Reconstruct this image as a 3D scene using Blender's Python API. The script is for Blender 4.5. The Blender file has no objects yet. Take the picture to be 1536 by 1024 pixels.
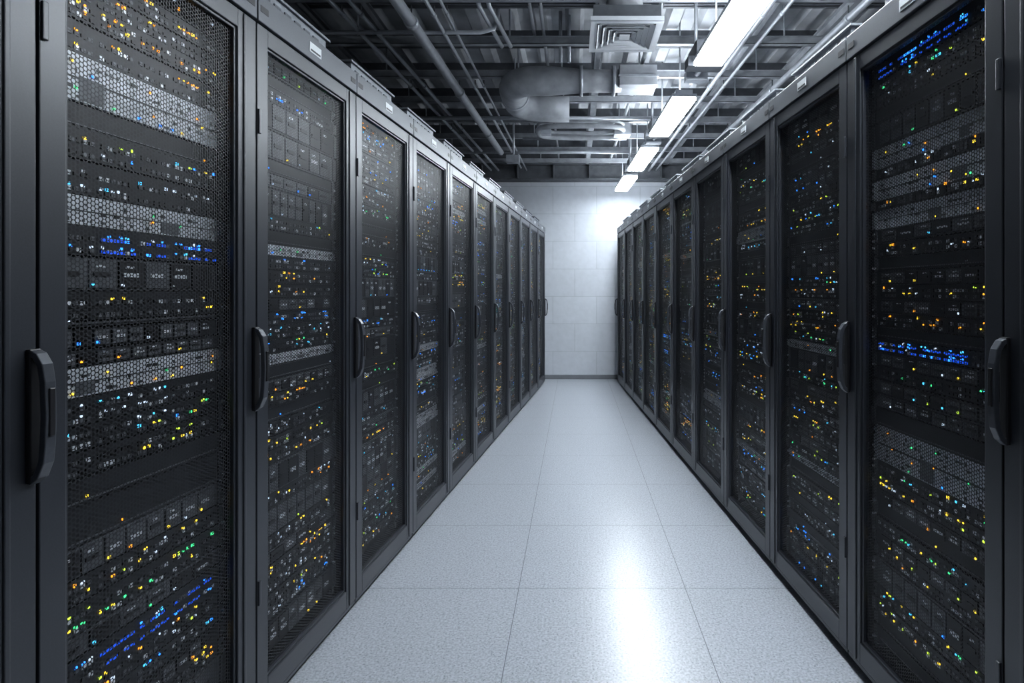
import bpy, math, random
from mathutils import Vector, Matrix

scene = bpy.context.scene
COL = scene.collection
F = 850.0

# ------------------------------------------------------------------ materials
def new_mat(name):
    m = bpy.data.materials.new(name); m.use_nodes = True
    nt = m.node_tree
    return m, nt, nt.nodes['Principled BSDF']

def N(nt, typ, **kw):
    n = nt.nodes.new(typ)
    for k, v in kw.items(): setattr(n, k, v)
    return n

def math_n(nt, op, a=None, b=None, c=None):
    n = nt.nodes.new('ShaderNodeMath'); n.operation = op
    for i, v in enumerate((a, b, c)):
        if v is None: continue
        if isinstance(v, (int, float)): n.inputs[i].default_value = v
        else: nt.links.new(v, n.inputs[i])
    return n.outputs[0]

def simple(name, col, rough=0.5, metal=0.0, noise=0.0, nscale=40, bump=0.0, ior=None):
    m, nt, b = new_mat(name)
    b.inputs['Base Color'].default_value = (*col, 1)
    b.inputs['Roughness'].default_value = rough
    b.inputs['Metallic'].default_value = metal
    if ior: b.inputs['IOR'].default_value = ior
    if noise or bump:
        tc = N(nt, 'ShaderNodeTexCoord')
        nz = N(nt, 'ShaderNodeTexNoise'); nz.inputs['Scale'].default_value = nscale
        nz.inputs['Detail'].default_value = 4
        nt.links.new(tc.outputs['Object'], nz.inputs['Vector'])
        if noise:
            cr = N(nt, 'ShaderNodeValToRGB')
            cr.color_ramp.elements[0].position = .3; cr.color_ramp.elements[1].position = .7
            cr.color_ramp.elements[0].color = (*[c*(1-noise) for c in col], 1)
            cr.color_ramp.elements[1].color = (*[min(1, c*(1+noise)) for c in col], 1)
            nt.links.new(nz.outputs['Fac'], cr.inputs['Fac'])
            nt.links.new(cr.outputs['Color'], b.inputs['Base Color'])
        if bump:
            bp = N(nt, 'ShaderNodeBump'); bp.inputs['Strength'].default_value = bump
            bp.inputs['Distance'].default_value = .002
            nt.links.new(nz.outputs['Fac'], bp.inputs['Height'])
            nt.links.new(bp.outputs['Normal'], b.inputs['Normal'])
    return m

def emis(name, col, s):
    m, nt, b = new_mat(name)
    b.inputs['Base Color'].default_value = (*[c*.5 for c in col], 1)
    b.inputs['Emission Color'].default_value = (*col, 1)
    b.inputs['Emission Strength'].default_value = s
    return m

M_FRAME = simple('rack_powder_coat', (.026, .029, .037), .36, .15, .12, 300, .05, 1.7)
M_CAP   = simple('rack_cap_paint', (.10, .107, .122), .38, .15, .10, 300, .05, 1.6)
M_BODY  = simple('rack_body_black', (.005, .006, .008), .5, .2, .1, 60)
M_HAND  = simple('handle_plastic', (.055, .060, .072), .30, .2, .1, 100)
M_HDARK = simple('handle_lock_black', (.008, .008, .01), .4)
M_LABEL = simple('label_paper', (.75, .78, .8), .5, 0, .05, 50)
M_TOPBOX= simple('galvanized_top_vent', (.24, .255, .28), .45, .4, .15, 30)
M_STRUT = simple('strut_steel', (.32, .335, .36), .5, .3, .2, 12, .1)
M_STRUTD= simple('strut_dark_steel', (.10, .107, .12), .55, .3, .2, 12, .1)
M_PIPE  = simple('conduit_steel', (.42, .44, .475), .38, .4, .12, 20)
M_DUCT  = simple('duct_insulation', (.36, .375, .40), .6, .1, .25, 9, .5)
M_DECK  = simple('ceiling_deck_steel', (.46, .475, .50), .6, .1, .35, 3, .3)
M_DIFF  = simple('diffuser_painted', (.70, .72, .75), .45, .1, .05, 20)
M_FIX   = simple('fixture_housing', (.45, .47, .5), .4, .4, .05, 20)
M_FIXD  = simple('fixture_bracket_dark', (.07, .075, .085), .45, .4, .05, 20)
M_TUBE  = emis('fixture_lens_glow', (.85, .93, 1.0), 66)
M_FILL    = emis('added_ceiling_fill_glow', (.85, .93, 1.0), 42)  # added upward glow to brighten the ceiling, not a real fixture part
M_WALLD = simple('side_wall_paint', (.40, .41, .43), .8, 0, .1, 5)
M_BASE  = simple('baseboard_grey', (.16, .17, .185), .5, 0, .08, 10)

# floor
def floor_mat():
    m, nt, b = new_mat('floor_vinyl_tiles')
    tc = N(nt, 'ShaderNodeTexCoord'); sp = N(nt, 'ShaderNodeSeparateXYZ')
    nt.links.new(tc.outputs['Object'], sp.inputs[0])
    def line(out, off, pitch, wid):
        a = math_n(nt, 'SUBTRACT', out, off)
        a = math_n(nt, 'DIVIDE', a, pitch)
        a = math_n(nt, 'ADD', a, .5)
        a = math_n(nt, 'FRACT', a)
        a = math_n(nt, 'SUBTRACT', a, .5)
        a = math_n(nt, 'ABSOLUTE', a)
        return math_n(nt, 'LESS_THAN', a, wid/2/pitch)
    lx = line(sp.outputs['X'], -.235, .70, .0028)
    ly = line(sp.outputs['Y'], 2.382, .64, .0030)
    ln = math_n(nt, 'MAXIMUM', lx, ly)
    n1 = N(nt, 'ShaderNodeTexNoise'); n1.inputs['Scale'].default_value = 120; n1.inputs['Detail'].default_value = 3
    n2 = N(nt, 'ShaderNodeTexVoronoi'); n2.inputs['Scale'].default_value = 95
    for n in (n1, n2): nt.links.new(tc.outputs['Object'], n.inputs['Vector'])
    cr = N(nt, 'ShaderNodeValToRGB')
    cr.color_ramp.elements[0].position = .35; cr.color_ramp.elements[0].color = (.31, .33, .365, 1)
    cr.color_ramp.elements[1].position = .65; cr.color_ramp.elements[1].color = (.50, .525, .57, 1)
    nt.links.new(n1.outputs['Fac'], cr.inputs['Fac'])
    spk = N(nt, 'ShaderNodeValToRGB')
    spk.color_ramp.elements[0].position = .10; spk.color_ramp.elements[0].color = (.5, .5, .52, 1)
    spk.color_ramp.elements[1].position = .30; spk.color_ramp.elements[1].color = (1, 1, 1, 1)
    nt.links.new(n2.outputs['Distance'], spk.inputs['Fac'])
    mu = N(nt, 'ShaderNodeMixRGB', blend_type='MULTIPLY'); mu.inputs[0].default_value = 1
    nt.links.new(cr.outputs[0], mu.inputs[1]); nt.links.new(spk.outputs[0], mu.inputs[2])
    mx = N(nt, 'ShaderNodeMixRGB'); mx.inputs[2].default_value = (.11, .12, .14, 1)
    nt.links.new(ln, mx.inputs[0]); nt.links.new(mu.outputs[0], mx.inputs[1])
    nt.links.new(mx.outputs[0], b.inputs['Base Color'])
    b.inputs['Roughness'].default_value = .285
    b.inputs['IOR'].default_value = 1.65
    return m
M_FLOOR = floor_mat()

def wall_mat():
    m, nt, b = new_mat('painted_block_wall')
    tc = N(nt, 'ShaderNodeTexCoord'); sp = N(nt, 'ShaderNodeSeparateXYZ'); cb = N(nt, 'ShaderNodeCombineXYZ')
    nt.links.new(tc.outputs['Object'], sp.inputs[0])
    nt.links.new(sp.outputs['X'], cb.inputs[0]); nt.links.new(sp.outputs['Z'], cb.inputs[1])
    br = N(nt, 'ShaderNodeTexBrick')
    br.inputs['Color1'].default_value = (.60, .63, .68, 1); br.inputs['Color2'].default_value = (.62, .65, .70, 1)
    br.inputs['Mortar'].default_value = (.48, .51, .55, 1)
    br.inputs['Scale'].default_value = 1; br.inputs['Brick Width'].default_value = .62
    br.inputs['Row Height'].default_value = .39; br.inputs['Mortar Size'].default_value = .004
    nt.links.new(cb.outputs[0], br.inputs['Vector'])
    nz = N(nt, 'ShaderNodeTexNoise'); nz.inputs['Scale'].default_value = 14; nz.inputs['Detail'].default_value = 6
    nt.links.new(tc.outputs['Object'], nz.inputs['Vector'])
    mx = N(nt, 'ShaderNodeMixRGB', blend_type='MULTIPLY'); mx.inputs[0].default_value = .18
    nt.links.new(br.outputs['Color'], mx.inputs[1]); nt.links.new(nz.outputs['Fac'], mx.inputs[2])
    nt.links.new(mx.outputs[0], b.inputs['Base Color'])
    b.inputs['Roughness'].default_value = .65
    h = math_n(nt, 'SUBTRACT', nz.outputs['Fac'], br.outputs['Fac'])
    bp = N(nt, 'ShaderNodeBump'); bp.inputs['Strength'].default_value = .4; bp.inputs['Distance'].default_value = .005
    nt.links.new(h, bp.inputs['Height']); nt.links.new(bp.outputs[0], b.inputs['Normal'])
    return m
M_WALL = wall_mat()

def mesh_door_mat():
    m, nt, b = new_mat('perforated_steel')
    b.inputs['Base Color'].default_value = (.026, .028, .033, 1)
    b.inputs['Metallic'].default_value = .0; b.inputs['Roughness'].default_value = .42
    b.inputs['IOR'].default_value = 1.4
    tc = N(nt, 'ShaderNodeTexCoord'); sp = N(nt, 'ShaderNodeSeparateXYZ')
    nt.links.new(tc.outputs['Object'], sp.inputs[0])
    P = .0094
    u = math_n(nt, 'DIVIDE', sp.outputs['Z'], P); v = math_n(nt, 'DIVIDE', sp.outputs['X'], P*math.sqrt(3))
    def d(off):
        a = math_n(nt, 'FRACT', math_n(nt, 'ADD', u, off)); a = math_n(nt, 'SUBTRACT', a, .5)
        c = math_n(nt, 'FRACT', math_n(nt, 'ADD', v, off)); c = math_n(nt, 'SUBTRACT', c, .5)
        c = math_n(nt, 'MULTIPLY', c, math.sqrt(3))
        return math_n(nt, 'ADD', math_n(nt, 'MULTIPLY', a, a), math_n(nt, 'MULTIPLY', c, c))
    mn = math_n(nt, 'MINIMUM', d(0.0), d(.5))
    hole = math_n(nt, 'LESS_THAN', mn, .435**2)
    tr = N(nt, 'ShaderNodeBsdfTransparent'); mix = N(nt, 'ShaderNodeMixShader')
    nt.links.new(hole, mix.inputs[0]); nt.links.new(b.outputs[0], mix.inputs[1]); nt.links.new(tr.outputs[0], mix.inputs[2])
    nt.links.new(mix.outputs[0], nt.nodes['Material Output'].inputs['Surface'])
    return m
M_MESH = mesh_door_mat()

SRV_MATS = [
    simple('server_black', (.014, .016, .019), .38, .2, .3, 60),
    simple('server_charcoal', (.12, .127, .14), .4, .3, .35, 60),
    simple('server_silver', (.66, .69, .74), .4, .2, .3, 45),
    simple('port_dark', (.006, .006, .008), .4),
    simple('port_metal', (.82, .85, .9), .3, .2),
    emis('led_green', (.05, .75, .25), 2.0),
    emis('led_yellow', (.95, .66, .04), 2.2),
    emis('led_blue', (.02, .22, 1.0), 3.2),
    emis('led_amber', (1.0, .36, .02), 2.1),
    emis('led_white', (.65, .80, 1.0), 1.2),
    emis('led_lime', (.55, .85, .06), 1.8),
    emis('led_cyan', (.06, .50, .85), 2.0),
    emis('led_blue_dim', (.01, .10, .9), .8),
]
BLK, CHR, SIL, PRT, PMT, GRN, YEL, BLU, AMB, WHT, LIM, CYN, BBZ = range(13)

# ------------------------------------------------------------------ mesh builder
class MB:
    def __init__(s): s.v = []; s.f = []; s.m = []; s.sm = []
    def box(s, x0, y0, z0, x1, y1, z1, m=0, front_only=False):
        i = len(s.v)
        s.v += [(x0,y0,z0),(x1,y0,z0),(x1,y1,z0),(x0,y1,z0),(x0,y0,z1),(x1,y0,z1),(x1,y1,z1),(x0,y1,z1)]
        fs = [(0,3,2,1),(4,5,6,7),(0,1,5,4),(1,2,6,5),(2,3,7,6),(3,0,4,7)]
        if front_only: fs = [fs[0], fs[1], fs[2], fs[3], fs[5]]
        for q in fs: s.f.append(tuple(i+k for k in q)); s.m.append(m); s.sm.append(False)
    def tube(s, pts, r, m=0, n=12, closed=False, caps=True):
        pts = [Vector(p) for p in pts]; L = len(pts); rings = []
        rr = r if isinstance(r, (list, tuple)) else [r]*L
        prev = None
        for k, p in enumerate(pts):
            if closed: t = pts[(k+1) % L] - pts[k-1]
            else: t = pts[min(k+1, L-1)] - pts[max(k-1, 0)]
            t.normalize()
            if prev is None:
                a = Vector((0,0,1)) if abs(t.z) < .9 else Vector((1,0,0))
            else: a = prev
            u = (a - t*a.dot(t)).normalized(); prev = u; w = t.cross(u)
            i = len(s.v)
            for j in range(n):
                an = 2*math.pi*j/n
                s.v.append(tuple(p + (u*math.cos(an) + w*math.sin(an))*rr[k]))
            rings.append(i)
        for k in range(L if closed else L-1):
            a, b = rings[k], rings[(k+1) % L]
            for j in range(n):
                s.f.append((a+j, a+(j+1)%n, b+(j+1)%n, b+j)); s.m.append(m); s.sm.append(True)
        if caps and not closed:
            s.f.append(tuple(rings[0]+j for j in reversed(range(n)))); s.m.append(m); s.sm.append(False)
            s.f.append(tuple(rings[-1]+j for j in range(n))); s.m.append(m); s.sm.append(False)
    def rect_sweep(s, yz, x0, x1, th, m=0):
        L = len(yz); idx = []
        for k, (y, z) in enumerate(yz):
            a = Vector(yz[max(k-1,0)]); b = Vector(yz[min(k+1,L-1)]); t = (b-a).normalized()
            nrm = Vector((t.y, -t.x))*th/2
            i = len(s.v); idx.append(i)
            s.v += [(x0, y+nrm.x, z+nrm.y), (x1, y+nrm.x, z+nrm.y), (x1, y-nrm.x, z-nrm.y), (x0, y-nrm.x, z-nrm.y)]
        for k in range(L-1):
            a, b = idx[k], idx[k+1]
            for j in range(4):
                s.f.append((a+j, b+j, b+(j+1)%4, a+(j+1)%4)); s.m.append(m); s.sm.append(False)
        s.f.append(tuple(idx[0]+j for j in range(4))); s.m.append(m); s.sm.append(False)
        s.f.append(tuple(idx[-1]+j for j in reversed(range(4)))); s.m.append(m); s.sm.append(False)
    def mesh(s, name, mats, flip_w=None):
        v = s.v; f = s.f
        if flip_w is not None:
            v = [(flip_w-x, y, z) for x, y, z in v]; f = [tuple(reversed(q)) for q in f]
        me = bpy.data.meshes.new(name); me.from_pydata(v, [], f)
        for m in mats: me.materials.append(m)
        me.polygons.foreach_set('material_index', s.m)
        me.polygons.foreach_set('use_smooth', s.sm)
        me.update()
        return me

def obj(name, me, parent=None, bevel=0, loc=None):
    o = bpy.data.objects.new(name, me); COL.objects.link(o)
    if parent: o.parent = parent
    if loc: o.location = loc
    if bevel:
        b = o.modifiers.new('bevel', 'BEVEL'); b.width = bevel; b.segments = 2; b.limit_method = 'ANGLE'
        b.angle_limit = math.radians(40)
    return o

def empty(name, loc=(0,0,0), rz=0):
    o = bpy.data.objects.new(name, None); COL.objects.link(o); o.location = loc; o.rotation_euler = (0,0,rz)
    o.empty_display_size = .1
    return o

# ------------------------------------------------------------------ room shell
WY, FY = 8.05, -3.2      # back wall / wall behind camera
WX = 3.0; CZ = 3.25
mb = MB(); mb.box(-WX, FY, -.1, WX, WY, 0); obj('floor', mb.mesh('floor', [M_FLOOR]))
mb = MB()
mb.box(-WX, FY, CZ, WX, WY, CZ+.1)
x = -WX+.05
while x < WX-.1:
    i = len(mb.v)
    for yy in (FY+.01, WY-.01):
        mb.v += [(x, yy, CZ), (x+.03, yy, CZ-.055), (x+.11, yy, CZ-.055), (x+.14, yy, CZ)]
    for a, b in ((0,1),(1,2),(2,3)):
        mb.f.append((i+a, i+b, i+4+b, i+4+a)); mb.m.append(0); mb.sm.append(False)
    x += .24
obj('ceiling', mb.mesh('ceiling', [M_DECK]))
mb = MB(); mb.box(-WX-.1, WY, -.1, WX+.1, WY+.1, CZ+.1); obj('wall_back', mb.mesh('wall_back', [M_WALL]))
mb = MB(); mb.box(-WX-.1, FY-.1, -.1, WX+.1, FY, CZ+.1); obj('wall_front', mb.mesh('wall_front', [M_WALLD]))
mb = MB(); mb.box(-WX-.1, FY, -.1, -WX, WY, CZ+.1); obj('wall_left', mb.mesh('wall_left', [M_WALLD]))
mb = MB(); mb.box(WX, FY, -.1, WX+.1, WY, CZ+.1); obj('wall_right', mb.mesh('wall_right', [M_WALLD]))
mb = MB(); mb.box(-WX, WY-.015, 0, WX, WY, .06); mb.box(-WX, WY-.02, 0, WX, WY-.015, .045)
obj('baseboard_back', mb.mesh('baseboard_back', [M_BASE]), bevel=.003)

# wall steel header beam (I-section) at the top of the back wall
mb = MB()
mb.box(-WX, WY-.20, 2.79, WX, WY, 2.81); mb.box(-WX, WY-.11, 2.81, WX, WY-.09, 3.0); mb.box(-WX, WY-.20, 3.0, WX, WY, 3.02)
for k in range(12):
    xx = -2.8+k*.5; mb.box(xx, WY-.19, 2.81, xx+.012, WY, 3.0)
obj('steel_header_beam', mb.mesh('header', [M_STRUTD]))

# ------------------------------------------------------------------ ceiling framework
def strut_y(mb, x0, y, x1, z, h=.05, w=.045, m=0):   # transverse C channel
    mb.box(x0, y, z, x1, y+w, z+.004, m); mb.box(x0, y, z, x1, y+.004, z+h, m); mb.box(x0, y+w-.004, z, x1, y+w, z+h, m)
    mb.box(x0, y-.012, z+h-.004, x1, y+w+.012, z+h, m)
mb = MB()
ys = [2.1+.6*k for k in range(-8, 10)]
for k, y in enumerate(ys):
    strut_y(mb, -WX, y, WX, 2.95, m=0)
    for xx in (-2.4, -1.5, -.45, .55, 1.45, 2.4):
        mb.tube([(xx, y+.022, 2.95), (xx, y+.022, CZ)], .006, 1, 6)
for xx in (-2.2, -1.75, -1.35, .15, 1.25, 1.7, 2.2):          # longitudinal channels above
    mb.box(xx, FY, 3.0, xx+.045, WY, 3.045, 2 if xx < 0 else 0)
    mb.box(xx-.02, FY, 3.045, xx+.065, WY, 3.05, 2 if xx < 0 else 0)
for k, y in enumerate(ys):                               # higher deep joists
    mb.box(-WX, y+.30, 3.06, WX, y+.312, 3.18, 2); mb.box(-WX, y+.28, 3.06, WX, y+.335, 3.066, 2)
obj('ceiling_strut_framework', mb.mesh('struts', [M_STRUT, M_PIPE, M_STRUTD]))

# conduits and pipes (separate runs and a coolant loop, merged into one mesh)
mb = MB()
def run(xa, ya, xb, yb, z, r, m=0):
    mb.tube([(xa, ya, z), (xb, yb, z)], r, m, 12)
    y = ya+.4
    while y < yb:                                    # clamps / couplings
        t = (y-ya)/(yb-ya); xx = xa+(xb-xa)*t
        mb.tube([(xx, y-.02, z), (xx, y+.02, z)], r*1.22, m, 12)
        mb.tube([(xx, y, z), (xx, y, 2.96)], .005, 1, 6)
        y += 1.2
run(-1.22, -3.0, -.86, 6.6, 2.86, .034)
run(-1.03, -3.0, -.72, 7.6, 2.90, .012)
run(-.92, -3.0, -.66, 7.8, 2.91, .009)
run(-1.75, -3.0, -1.15, 7.8, 2.91, .014)
run(-1.62, -3.0, -1.05, 7.8, 2.91, .014)
run(-2.1, -3.0, -1.6, 7.8, 2.90, .02)
run(1.28, -3.0, 1.02, 7.8, 2.90, .016)
run(1.42, -3.0, 1.12, 7.8, 2.91, .011)
run(1.85, -3.0, 1.5, 7.8, 2.88, .024)
run(-.30, -3.0, -.28, 4.0, 3.03, .012)
run(-.22, -3.0, -.21, 7.8, 3.03, .012)
run(.62, -3.0, .48, 7.8, 3.02, .016)
mb.tube([(-1.6, 5.35, 2.88), (.9, 5.35, 2.88)], .018, 0)
mb.tube([(-.55, 6.0, 2.86), (.55, 6.0, 2.86)], .016, 0)
mb.tube([(-1.4, 6.75, 2.9), (.8, 6.75, 2.9)], .02, 0)
mb.tube([(-1.9, 3.62, 2.9), (-.6, 3.62, 2.9), (-.52, 3.64, 2.93), (-.5, 3.7, 3.05), (-.5, 3.7, 3.22)], .013, 0)
mb.tube([(-.60, 3.3, 3.22), (-.60, 3.3, 3.05), (-.58, 3.45, 2.98), (-.50, 3.9, 2.93)], .014, 0)
mb.tube([(-.54, 3.3, 3.22), (-.54, 3.3, 3.05), (-.52, 3.45, 2.98), (-.44, 3.9, 2.93)], .014, 0)
mb.tube([(-.10, 4.0, 3.22), (-.10, 4.0, 2.86)], .012, 0)
mb.tube([(-.04, 4.0, 3.22), (-.04, 4.0, 2.86)], .012, 0)
mb.tube([(-.68, 6.3, 3.22), (-.68, 6.3, 2.72)], .012, 0)
mb.box(-.75, 6.2, 2.66, -.61, 6.3, 2.74, 0)
for dz, rr in ((0, .026), (.055, .018)):
    loop = []
    for k in range(36):
        a = 2*math.pi*k/36
        loop.append((.06+.43*math.copysign(abs(math.cos(a))**.6, math.cos(a)), 5.75+.22*math.copysign(abs(math.sin(a))**.6, math.sin(a)), 2.86+dz))
    mb.tube(loop, rr, 2, 10, closed=True)
mb.box(-.34, 5.72, 2.83, -.24, 5.80, 2.93, 0); mb.box(.40, 5.68, 2.82, .56, 5.82, 2.93, 0)
for xx in (-.3, .45): mb.tube([(xx, 5.76, 2.9), (xx, 5.76, CZ)], .006, 0, 6)
obj('ceiling_pipework', mb.mesh('pipes', [M_PIPE, M_STRUTD, M_DUCT]))

# duct with rounded elbow
def arc_pts(c, r, a0, a1, n, z):
    return [(c[0]+r*math.cos(a0+(a1-a0)*k/n), c[1]+r*math.sin(a0+(a1-a0)*k/n), z) for k in range(n+1)]
mb = MB()
zc = 2.87
pts = [(.36, 4.38, zc), (.1, 4.38, zc), (-.2, 4.38, zc)] + arc_pts((-.30, 4.58), .20, -math.pi/2, -math.pi, 8, zc) + [(-.50, 4.8, zc)]
pts += arc_pts((-.30, 4.85), .20, math.pi, math.pi/2, 8, zc)[1:] + [(-.05, 5.06, zc)]
mb.tube(pts, [.085]*2+[.11]*(len(pts)-2), 0, 24)
for xx in (.05, .30): mb.tube([(xx-.012, 4.38, zc), (xx+.012, 4.38, zc)], .113, 1, 24)
mb.tube([(-.50, 4.70, zc), (-.50, 4.73, zc)], .118, 1, 24)
mb.box(.34, 4.26, 2.80, .62, 4.5, 2.95, 0)
mb.box(.33, 4.25, 2.86, .63, 4.51, 2.875, 1)
for xx in (-.1, .2, .5): mb.tube([(xx, 4.38, zc+.06), (xx, 4.38, CZ)], .006, 1, 6)
mb.tube([(-.50, 4.75, zc+.08), (-.50, 4.75, CZ)], .006, 1, 6)
mb.tube([(-.1, 5.06, zc), (-.1, 5.06, CZ)], .006, 1, 6)
obj('ventilation_duct', mb.mesh('duct', [M_DUCT, M_PIPE]))

# square ceiling air diffuser
dif = empty('air_diffuser', (.295, 3.36, 2.75))
mb = MB()
def ring(mb, ro, ri, z0, z1, m=0):
    i = len(mb.v)
    for r, z in ((ro, z0), (ri, z1)):
        mb.v += [(-r,-r,z),(r,-r,z),(r,r,z),(-r,r,z)]
    for r, z in ((ro-.006, z0+.006), (ri-.004, z1+.004)):
        mb.v += [(-r,-r,z),(r,-r,z),(r,r,z),(-r,r,z)]
    for j in range(4):
        k = (j+1) % 4
        mb.f.append((i+j, i+4+j, i+4+k, i+k)); mb.m.append(m); mb.sm.append(False)
        mb.f.append((i+8+j, i+8+k, i+12+k, i+12+j)); mb.m.append(m); mb.sm.append(False)
ring(mb, .205, .170, 0, .003)
for j, r in enumerate((.162, .130, .098, .066)):
    ring(mb, r, r-.020, -.002, .018)
mb.box(-.030, -.030, .0, .030, .030, .006)
obj('louvres', mb.mesh('louvre', [M_DIFF]), dif)
mb = MB(); mb.box(-.19, -.19, .035, .19, .19, .10, 0); mb.box(-.205, -.205, .006, .205, -.19, .03, 1); mb.box(-.205, .19, .006, .205, .205, .03, 1)
mb.box(-.205, -.19, .006, -.19, .19, .03, 1); mb.box(.19, -.19, .006, .205, .19, .03, 1)
mb.tube([(0, 0, .09), (0, 0, .52)], .11, 2, 20)
obj('plenum_box', mb.mesh('plenum', [M_STRUTD, M_DIFF, M_DUCT]), dif)

# ------------------------------------------------------------------ lights
def fixture(ya, yb, tail=True):
    xm = lambda y: .80-.039*(y-3.41)
    ang = math.atan(.039)
    e = empty('ceiling_light_fixture', (xm((ya+yb)/2), (ya+yb)/2, 2.6), ang)
    L = (yb-ya)/2
    mb = MB(); mb.box(-.085, -L, 0, .085, L, .022)
    obj('lens', mb.mesh('lens', [M_TUBE]), e, bevel=.006)
    mb = MB(); mb.box(-.088, -L-.005, .022, .088, L+.005, .045); mb.box(-.06, -L, .045, .06, L, .075)
    obj('housing', mb.mesh('housing', [M_FIX]), e, bevel=.003)
    mb = MB(); mb.box(-.05, -L+.05, .076, .05, L-.05, .084)
    obj('added_ceiling_fill', mb.mesh('ceiling_fill_strip', [M_FILL]), e)  # glowing strip added on the housing only to lift the ceiling brightness
    mb = MB()
    for yy in (-L*.7, L*.7): mb.tube([(0, yy, .08), (0, yy, CZ-2.6)], .006, 1, 6)
    if tail:   # junction bracket between fixtures
        mb.box(-.11, L+.03, .015, .11, L+.13, .075, 0); mb.box(-.06, L+.02, .07, .06, L+.24, .17, 0)
        mb.tube([(-.03, L+.16, .12), (-.03, L+.16, CZ-2.6)], .012, 1, 8)
        mb.tube([(.0, L+.0, .05), (.0, L+.40, .05)], .018, 1, 8)
        mb.box(-.07, L+.25, .01, .07, L+.31, .07, 1)
    obj('hanger_bracket', mb.mesh('bracket', [M_FIXD, M_PIPE]), e)
for ya, yb in ((.80, 1.80), (2.22, 3.41), (4.01, 4.97), (5.42, 6.40), (6.78, 7.70)):
    fixture(ya, yb, yb < 7.5)

# ------------------------------------------------------------------ racks
H = 2.10
def build_rack_meshes(W, flip):
    fw = W if flip else None
    near, far = .052, .078
    z0, z1 = .115, 1.965
    g = .003
    c = MB()
    c.box(g, .035, .05, g+.012, 1.0, 2.085); c.box(W-g-.012, .035, .05, W-g, 1.0, 2.085)
    c.box(g, .035, 2.07, W-g, 1.0, 2.085); c.box(g, .985, .05, W-g, 1.0, 2.07); c.box(g, .035, .05, W-g, 1.0, .07)
    c.box(g+.012, .03, .07, .05, .05, 2.07); c.box(W-.055, .03, .07, W-g-.012, .05, 2.07)
    c.box(.03, .06, .0, .08, .12, .05); c.box(W-.08, .06, 0, W-.03, .12, .05)
    c.box(.03, .88, .0, .08, .94, .05); c.box(W-.08, .88, 0, W-.03, .94, .05)
    carcass = c.mesh('carcass', [M_BODY], fw)
    d = MB()
    d.box(g, 0, .048, near, .028, 2.015); d.box(W-far, 0, .048, W-g, .028, 2.015)
    d.box(near, 0, z1, W-far, .028, 2.015); d.box(near, 0, .048, W-far, .028, z0)
    d.box(near, .006, z0, near+.008, .026, z1); d.box(W-far-.008, .006, z0, W-far, .026, z1)
    d.box(near, .006, z1-.008, W-far, .026, z1); d.box(near, .006, z0, W-far, .026, z0+.008)
    d.box(W-far+.020, -.004, .05, W-far+.030, 0, 2.012)
    d.box(g, -.004, 2.022, W-g, .06, H, 1)
    d.box(g, .004, .03, W-g, .03, .044)
    for z in (.35, 1.0, 1.7): d.box(g+.001, -.006, z, g+.012, .001, z+.07)
    door = d.mesh('door_frame', [M_FRAME, M_CAP], fw)
    p = MB()
    for yy in (.016, .0172):
        i = len(p.v)
        p.v += [(near, yy, z0), (W-far, yy, z0), (W-far, yy, z1), (near, yy, z1)]
        p.f.append((i,i+1,i+2,i+3)); p.m.append(0); p.sm.append(False)
    perf = p.mesh('perforated_panel', [M_MESH], fw)
    l = MB(); xc = W*.5
    l.box(xc-.036, -.0055, 2.045, xc+.036, -.004, 2.078, 0)
    l.box(xc-.03, -.006, 2.05, xc+.03, -.0055, 2.056, 1)
    for a in (.012, W-.05):            # dark cut-out slots at both cap corners
        l.box(a, -.0052, 2.052, a+.036, -.004, 2.070, 1)
    label = l.mesh('label', [M_LABEL, M_HDARK], fw)
    h = MB(); xc = W-.010; zc = 1.03
    h.box(xc-.012, -.010, zc-.118, xc+.008, -.0005, zc+.118, 1)
    path = [(-.003, zc+.112), (-.016, zc+.106), (-.026, zc+.090), (-.031, zc+.06), (-.033, zc), (-.031, zc-.05), (-.028, zc-.08), (-.018, zc-.104), (-.003, zc-.116)]
    h.rect_sweep(path, xc-.011, xc+.009, .012, 0)
    h.box(xc-.006, -.0410, zc-.035, xc+.005, -.037, zc+.05, 1)
    handle = h.mesh('handle', [M_HAND, M_HDARK], fw)
    t = MB()
    t.box(.10, .07, 2.085, W-.10, .40, 2.185, 0); t.box(.085, .06, 2.185, W-.085, .41, 2.193, 0)
    for k in range(6): t.box(.13+k*.057, .066, 2.12, .165+k*.057, .071, 2.165, 1)
    t.tube([(.08, .5, 2.09), (.08, .5, 2.16), (W*.5, .5, 2.18), (W-.08, .5, 2.16), (W-.08, .5, 2.09)], .012, 1, 8)
    top = t.mesh('top_vent', [M_TOPBOX, M_STRUTD], fw)
    return dict(carcass=carcass, door=door, perf=perf, label=label, handle=handle, top=top)

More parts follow.
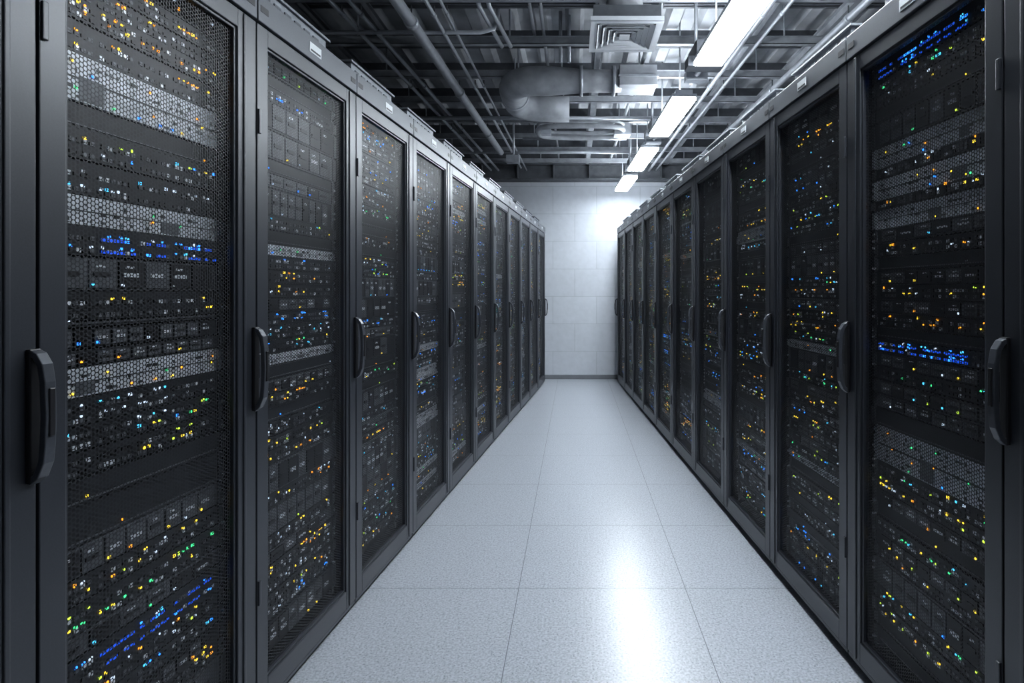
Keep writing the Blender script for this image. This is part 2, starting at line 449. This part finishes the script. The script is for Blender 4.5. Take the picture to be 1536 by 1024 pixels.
THEMES = {
 'amber': [AMB, AMB, YEL, YEL, AMB, YEL], 'yellow': [YEL, YEL, AMB, LIM, YEL, WHT], 'mixed': [WHT, GRN, BLU, YEL, LIM, CYN],
 'white': [WHT, WHT, WHT, PMT, CYN], 'blue': [BLU, BLU, BLU, CYN, WHT], 'green': [GRN, GRN, CYN, LIM, YEL], 'dim': [WHT, YEL, WHT, AMB, PMT]}
def unit(mb, zt, h, kind, theme, rng, x0, x1, yf, dens):
    zb = zt-h+.002; zt = zt-.001; y = yf+rng.uniform(-.004, .008); cols = THEMES[theme]
    base = {'silver': SIL, 'grey': CHR}.get(kind, BLK)
    mb.box(x0, y, zb, x1, y+.05, zt, base, True)
    mb.box(x0-.014, y-.003, zb+.003, x0+.006, y+.01, zt-.003, CHR if base != SIL else SIL, True)
    mb.box(x1-.006, y-.003, zb+.003, x1+.014, y+.01, zt-.003, CHR if base != SIL else SIL, True)
    hh = zt-zb
    def led(x, z, c, w=.005, e=.0045): mb.box(x, y-.0025, z, x+w, y, z+e, c, True)
    if kind == 'silver':
        # recessed dark strips, vents and ports in a bare-metal faceplate
        mb.box(x0+.01, y-.0008, zb+hh*.46, x1-.01, y, zb+hh*.50, PRT, True)
        rows = max(2, int(hh/.016))
        for r in range(rows):
            z = zb+.006+r*(hh-.01)/rows
            xx = x0+.02
            while xx < x1-.02:
                if rng.random() < .42: mb.box(xx, y-.0012, z, xx+rng.choice((.004,.006,.012)), y, z+rng.choice((.005, .007)), rng.choice((PRT, CHR, PRT)), True)
                if rng.random() < .07*dens: led(xx+.002, z, rng.choice([GRN, AMB, BLU, YEL]))
                xx += rng.choice((.0135, .018, .024))
        a = rng.uniform(x0+.05, x1-.15); mb.box(a, y-.002, zb+.004, a+rng.uniform(.03, .06), y, zb+hh*rng.uniform(.35, .6), CHR, True)
    elif kind == 'blank':
        mb.box(x0+.02, y-.003, zb+.006, x1-.02, y, zb+.009, CHR, True)
        if rng.random() < .6: led(rng.uniform(x0+.03, x1-.03), zb+.012, rng.choice(cols), .004, .004)
    elif kind in ('server', 'grey'):
        n = rng.choice((6, 8, 10)); bw = (x1-x0-.06)/n
        for k in range(n):
            a = x0+.03+k*bw
            mb.box(a, y-.005, zb+.005, a+bw-.006, y, zt-.005, CHR if rng.random() < .6 else PRT, True)
            mb.box(a+bw*.12, y-.0075, zb+hh*.42, a+bw*.66, y-.005, zb+hh*.56, PMT if rng.random() < .35 else PRT, True)
            if rng.random() < .5: mb.box(a+bw*.2, y-.0065, zb+hh*.70, a+bw*.5, y-.005, zb+hh*.78, PMT, True)
            if rng.random() < .6*dens:
                mb.box(a+.004, y-.0075, zb+.008, a+.0095, y-.005, zb+.013, rng.choice(cols), True)
    else:   # switch / bluebar: port rows, clusters of link LEDs
        rows = 2 if hh < .08 else 3
        for r in range(rows):
            zz = zb+.005+r*(hh-.008)/rows
            xx = x0+.025; g = 0; act = rng.random() < .75
            while xx < x1-.03:
                on = rng.random()
                mb.box(xx, y-.002, zz, xx+.010, y, zz+.009, (PMT if on < .20 else CHR if on < .6 else PRT), True)
                if act and rng.random() < .42*dens:
                    led(xx+.001, zz+.010, rng.choice(cols), rng.choice((.004, .006, .008)), rng.choice((.004, .005, .0065)))
                if kind == 'bluebar' and rng.random() < .7 and xx > x0+.12:
                    mb.box(xx-.001, y-.003, zz+.001, xx+.011, y-.002, zz+.007, BBZ if rng.random() < .8 else BLU, True)
                xx += .0145; g += 1
                if g % 6 == 0: xx += .012; act = rng.random() < .58
def server_bank(W, flip, layout, seed, dens=1.0):
    rng = random.Random(seed); mb = MB(); x0, x1, yf = .058, W-.062, .062
    for a in (x0-.016, x1+.002):
        mb.box(a, yf+.006, .09, a+.016, yf+.04, 2.0, CHR)
        z = .12
        while z < 1.97:
            if rng.random() < .75: mb.box(a+.003, yf-.004, z, a+.010, yf+.006, z+.007, PMT if rng.random() < .45 else PRT, True)
            z += .0222
    zt = 1.975; k = 0
    while zt > .16:
        if k < len(layout): u, kind, th = layout[k]
        else:
            q = rng.random()
            th = rng.choice(['yellow', 'mixed', 'dim', 'blue', 'blue', 'amber', 'white', 'yellow', 'mixed'])
            if q < .38: u, kind = 1, 'switch'
            elif q < .56: u, kind = rng.choice((1, 2)), 'server'
            elif q < .73: u, kind = rng.choice((1, 1, 2)), 'grey'
            elif q < .81: u, kind = .8, 'silver'
            else: u, kind = 1, 'blank'
        h = u*.0445
        if zt-h < .1: h = zt-.1
        unit(mb, zt, h, kind, th, rng, x0, x1, yf, dens)
        zt -= h; k += 1
    mb.box(x0-.02, yf+.05, .08, x1+.02, yf+.06, 2.05, BLK)
    return mb.mesh('server_bank', SRV_MATS, W if flip else None)

LAY_L0 = [(1,'switch','dim'),(1,'switch','amber'),(1,'switch','amber'),(1,'switch','amber'),(1.5,'switch','amber'),(2.2,'silver','mixed'),
 (1.2,'blank','dim'),(1.4,'switch','mixed'),(1.6,'switch','white'),(1.4,'silver','mixed'),(1.4,'bluebar','blue'),(1.6,'grey','white'),
 (1.4,'switch','yellow'),(.3,'blank','dim'),(1,'server','blue'),(.8,'server','dim'),(1.4,'silver','mixed'),(1.3,'switch','white'),
 (1.2,'switch','mixed'),(1.2,'switch','yellow'),(1.2,'blank','dim'),(1.9,'blank','dim'),(1.4,'grey','yellow'),(1.2,'switch','yellow'),(1.4,'switch','green'),(1,'grey','mixed'),
 (1.4,'bluebar','blue'),(1.2,'switch','yellow'),(1,'switch','blue')]
LAY_R0 = [(1.2,'bluebar','blue'),(1,'switch','green'),(1,'switch','dim'),(1,'blank','green'),(1.8,'server','green'),(1.5,'silver','mixed'),(.8,'switch','dim'),
 (1.5,'silver','mixed'),(.7,'switch','dim'),(1.4,'silver','mixed'),(1,'server','green'),(1,'switch','dim'),(1,'blank','dim'),(1,'server','yellow'),
 (1,'switch','yellow'),(1,'server','dim'),(1,'switch','amber'),(.8,'blank','dim'),(1,'bluebar','blue'),(1,'server','yellow'),(1,'switch','green'),
 (1,'server','green'),(1,'grey','white'),(1.3,'blank','dim'),(2.6,'silver','mixed'),(1,'switch','mixed'),(1,'switch','yellow'),(1,'server','dim'),(1,'blank','dim'),(1,'switch','green'),
 (1,'server','green'),(1,'switch','yellow')]

def place_row(side, y_start, dY, n, a, slope, lay0):
    W = dY*math.sqrt(1+slope*slope)
    flip = side > 0
    ms = build_rack_meshes(W, flip)
    banks = [server_bank(W, flip, [], 100*side+s, (.85, .6, .75, .45, .6)[s]) for s in range(5)]
    hero = server_bank(W, flip, lay0, 77+side, 1.1 if side < 0 else .7)
    for i in range(n):
        y = y_start+dY*i
        if side < 0:
            loc = (-a+slope*y, y, 0); rz = math.pi/2-math.atan(slope)
        else:
            yy = y+dY; loc = (a-slope*yy, yy, 0); rz = -math.pi/2+math.atan(slope)
        e = empty('server_rack', loc, rz)
        obj('carcass', ms['carcass'], e); obj('door_frame', ms['door'], e, bevel=.0035)
        obj('perforated_panel', ms['perf'], e); obj('label', ms['label'], e)
        obj('handle', ms['handle'], e, bevel=.003); obj('top_vent', ms['top'], e)
        obj('server_bank', hero if i == 1 else banks[(i*2) % 5], e)
place_row(-1, 1.009-.604, .604, 12, 1.04, .0835, LAY_L0)
place_row(+1, 1.26-.645, .645, 11, 1.025, .0576, LAY_R0)

# ------------------------------------------------------------------ world, camera
w = bpy.data.worlds.new('World'); scene.world = w; w.use_nodes = True
w.node_tree.nodes['Background'].inputs[0].default_value = (.5, .6, .75, 1)
w.node_tree.nodes['Background'].inputs[1].default_value = .05
cam = bpy.data.cameras.new('camera'); co = bpy.data.objects.new('camera', cam); COL.objects.link(co)
co.location = (0, 0, 1.25); co.rotation_euler = (math.pi/2, 0, 0)
cam.sensor_width = 36; cam.lens = F/1536*36; cam.shift_x = -94/1536; cam.shift_y = -76/1536
cam.clip_start = .02
scene.camera = co
scene.view_settings.view_transform = 'Standard'
scene.view_settings.exposure = 0.05
print('done')
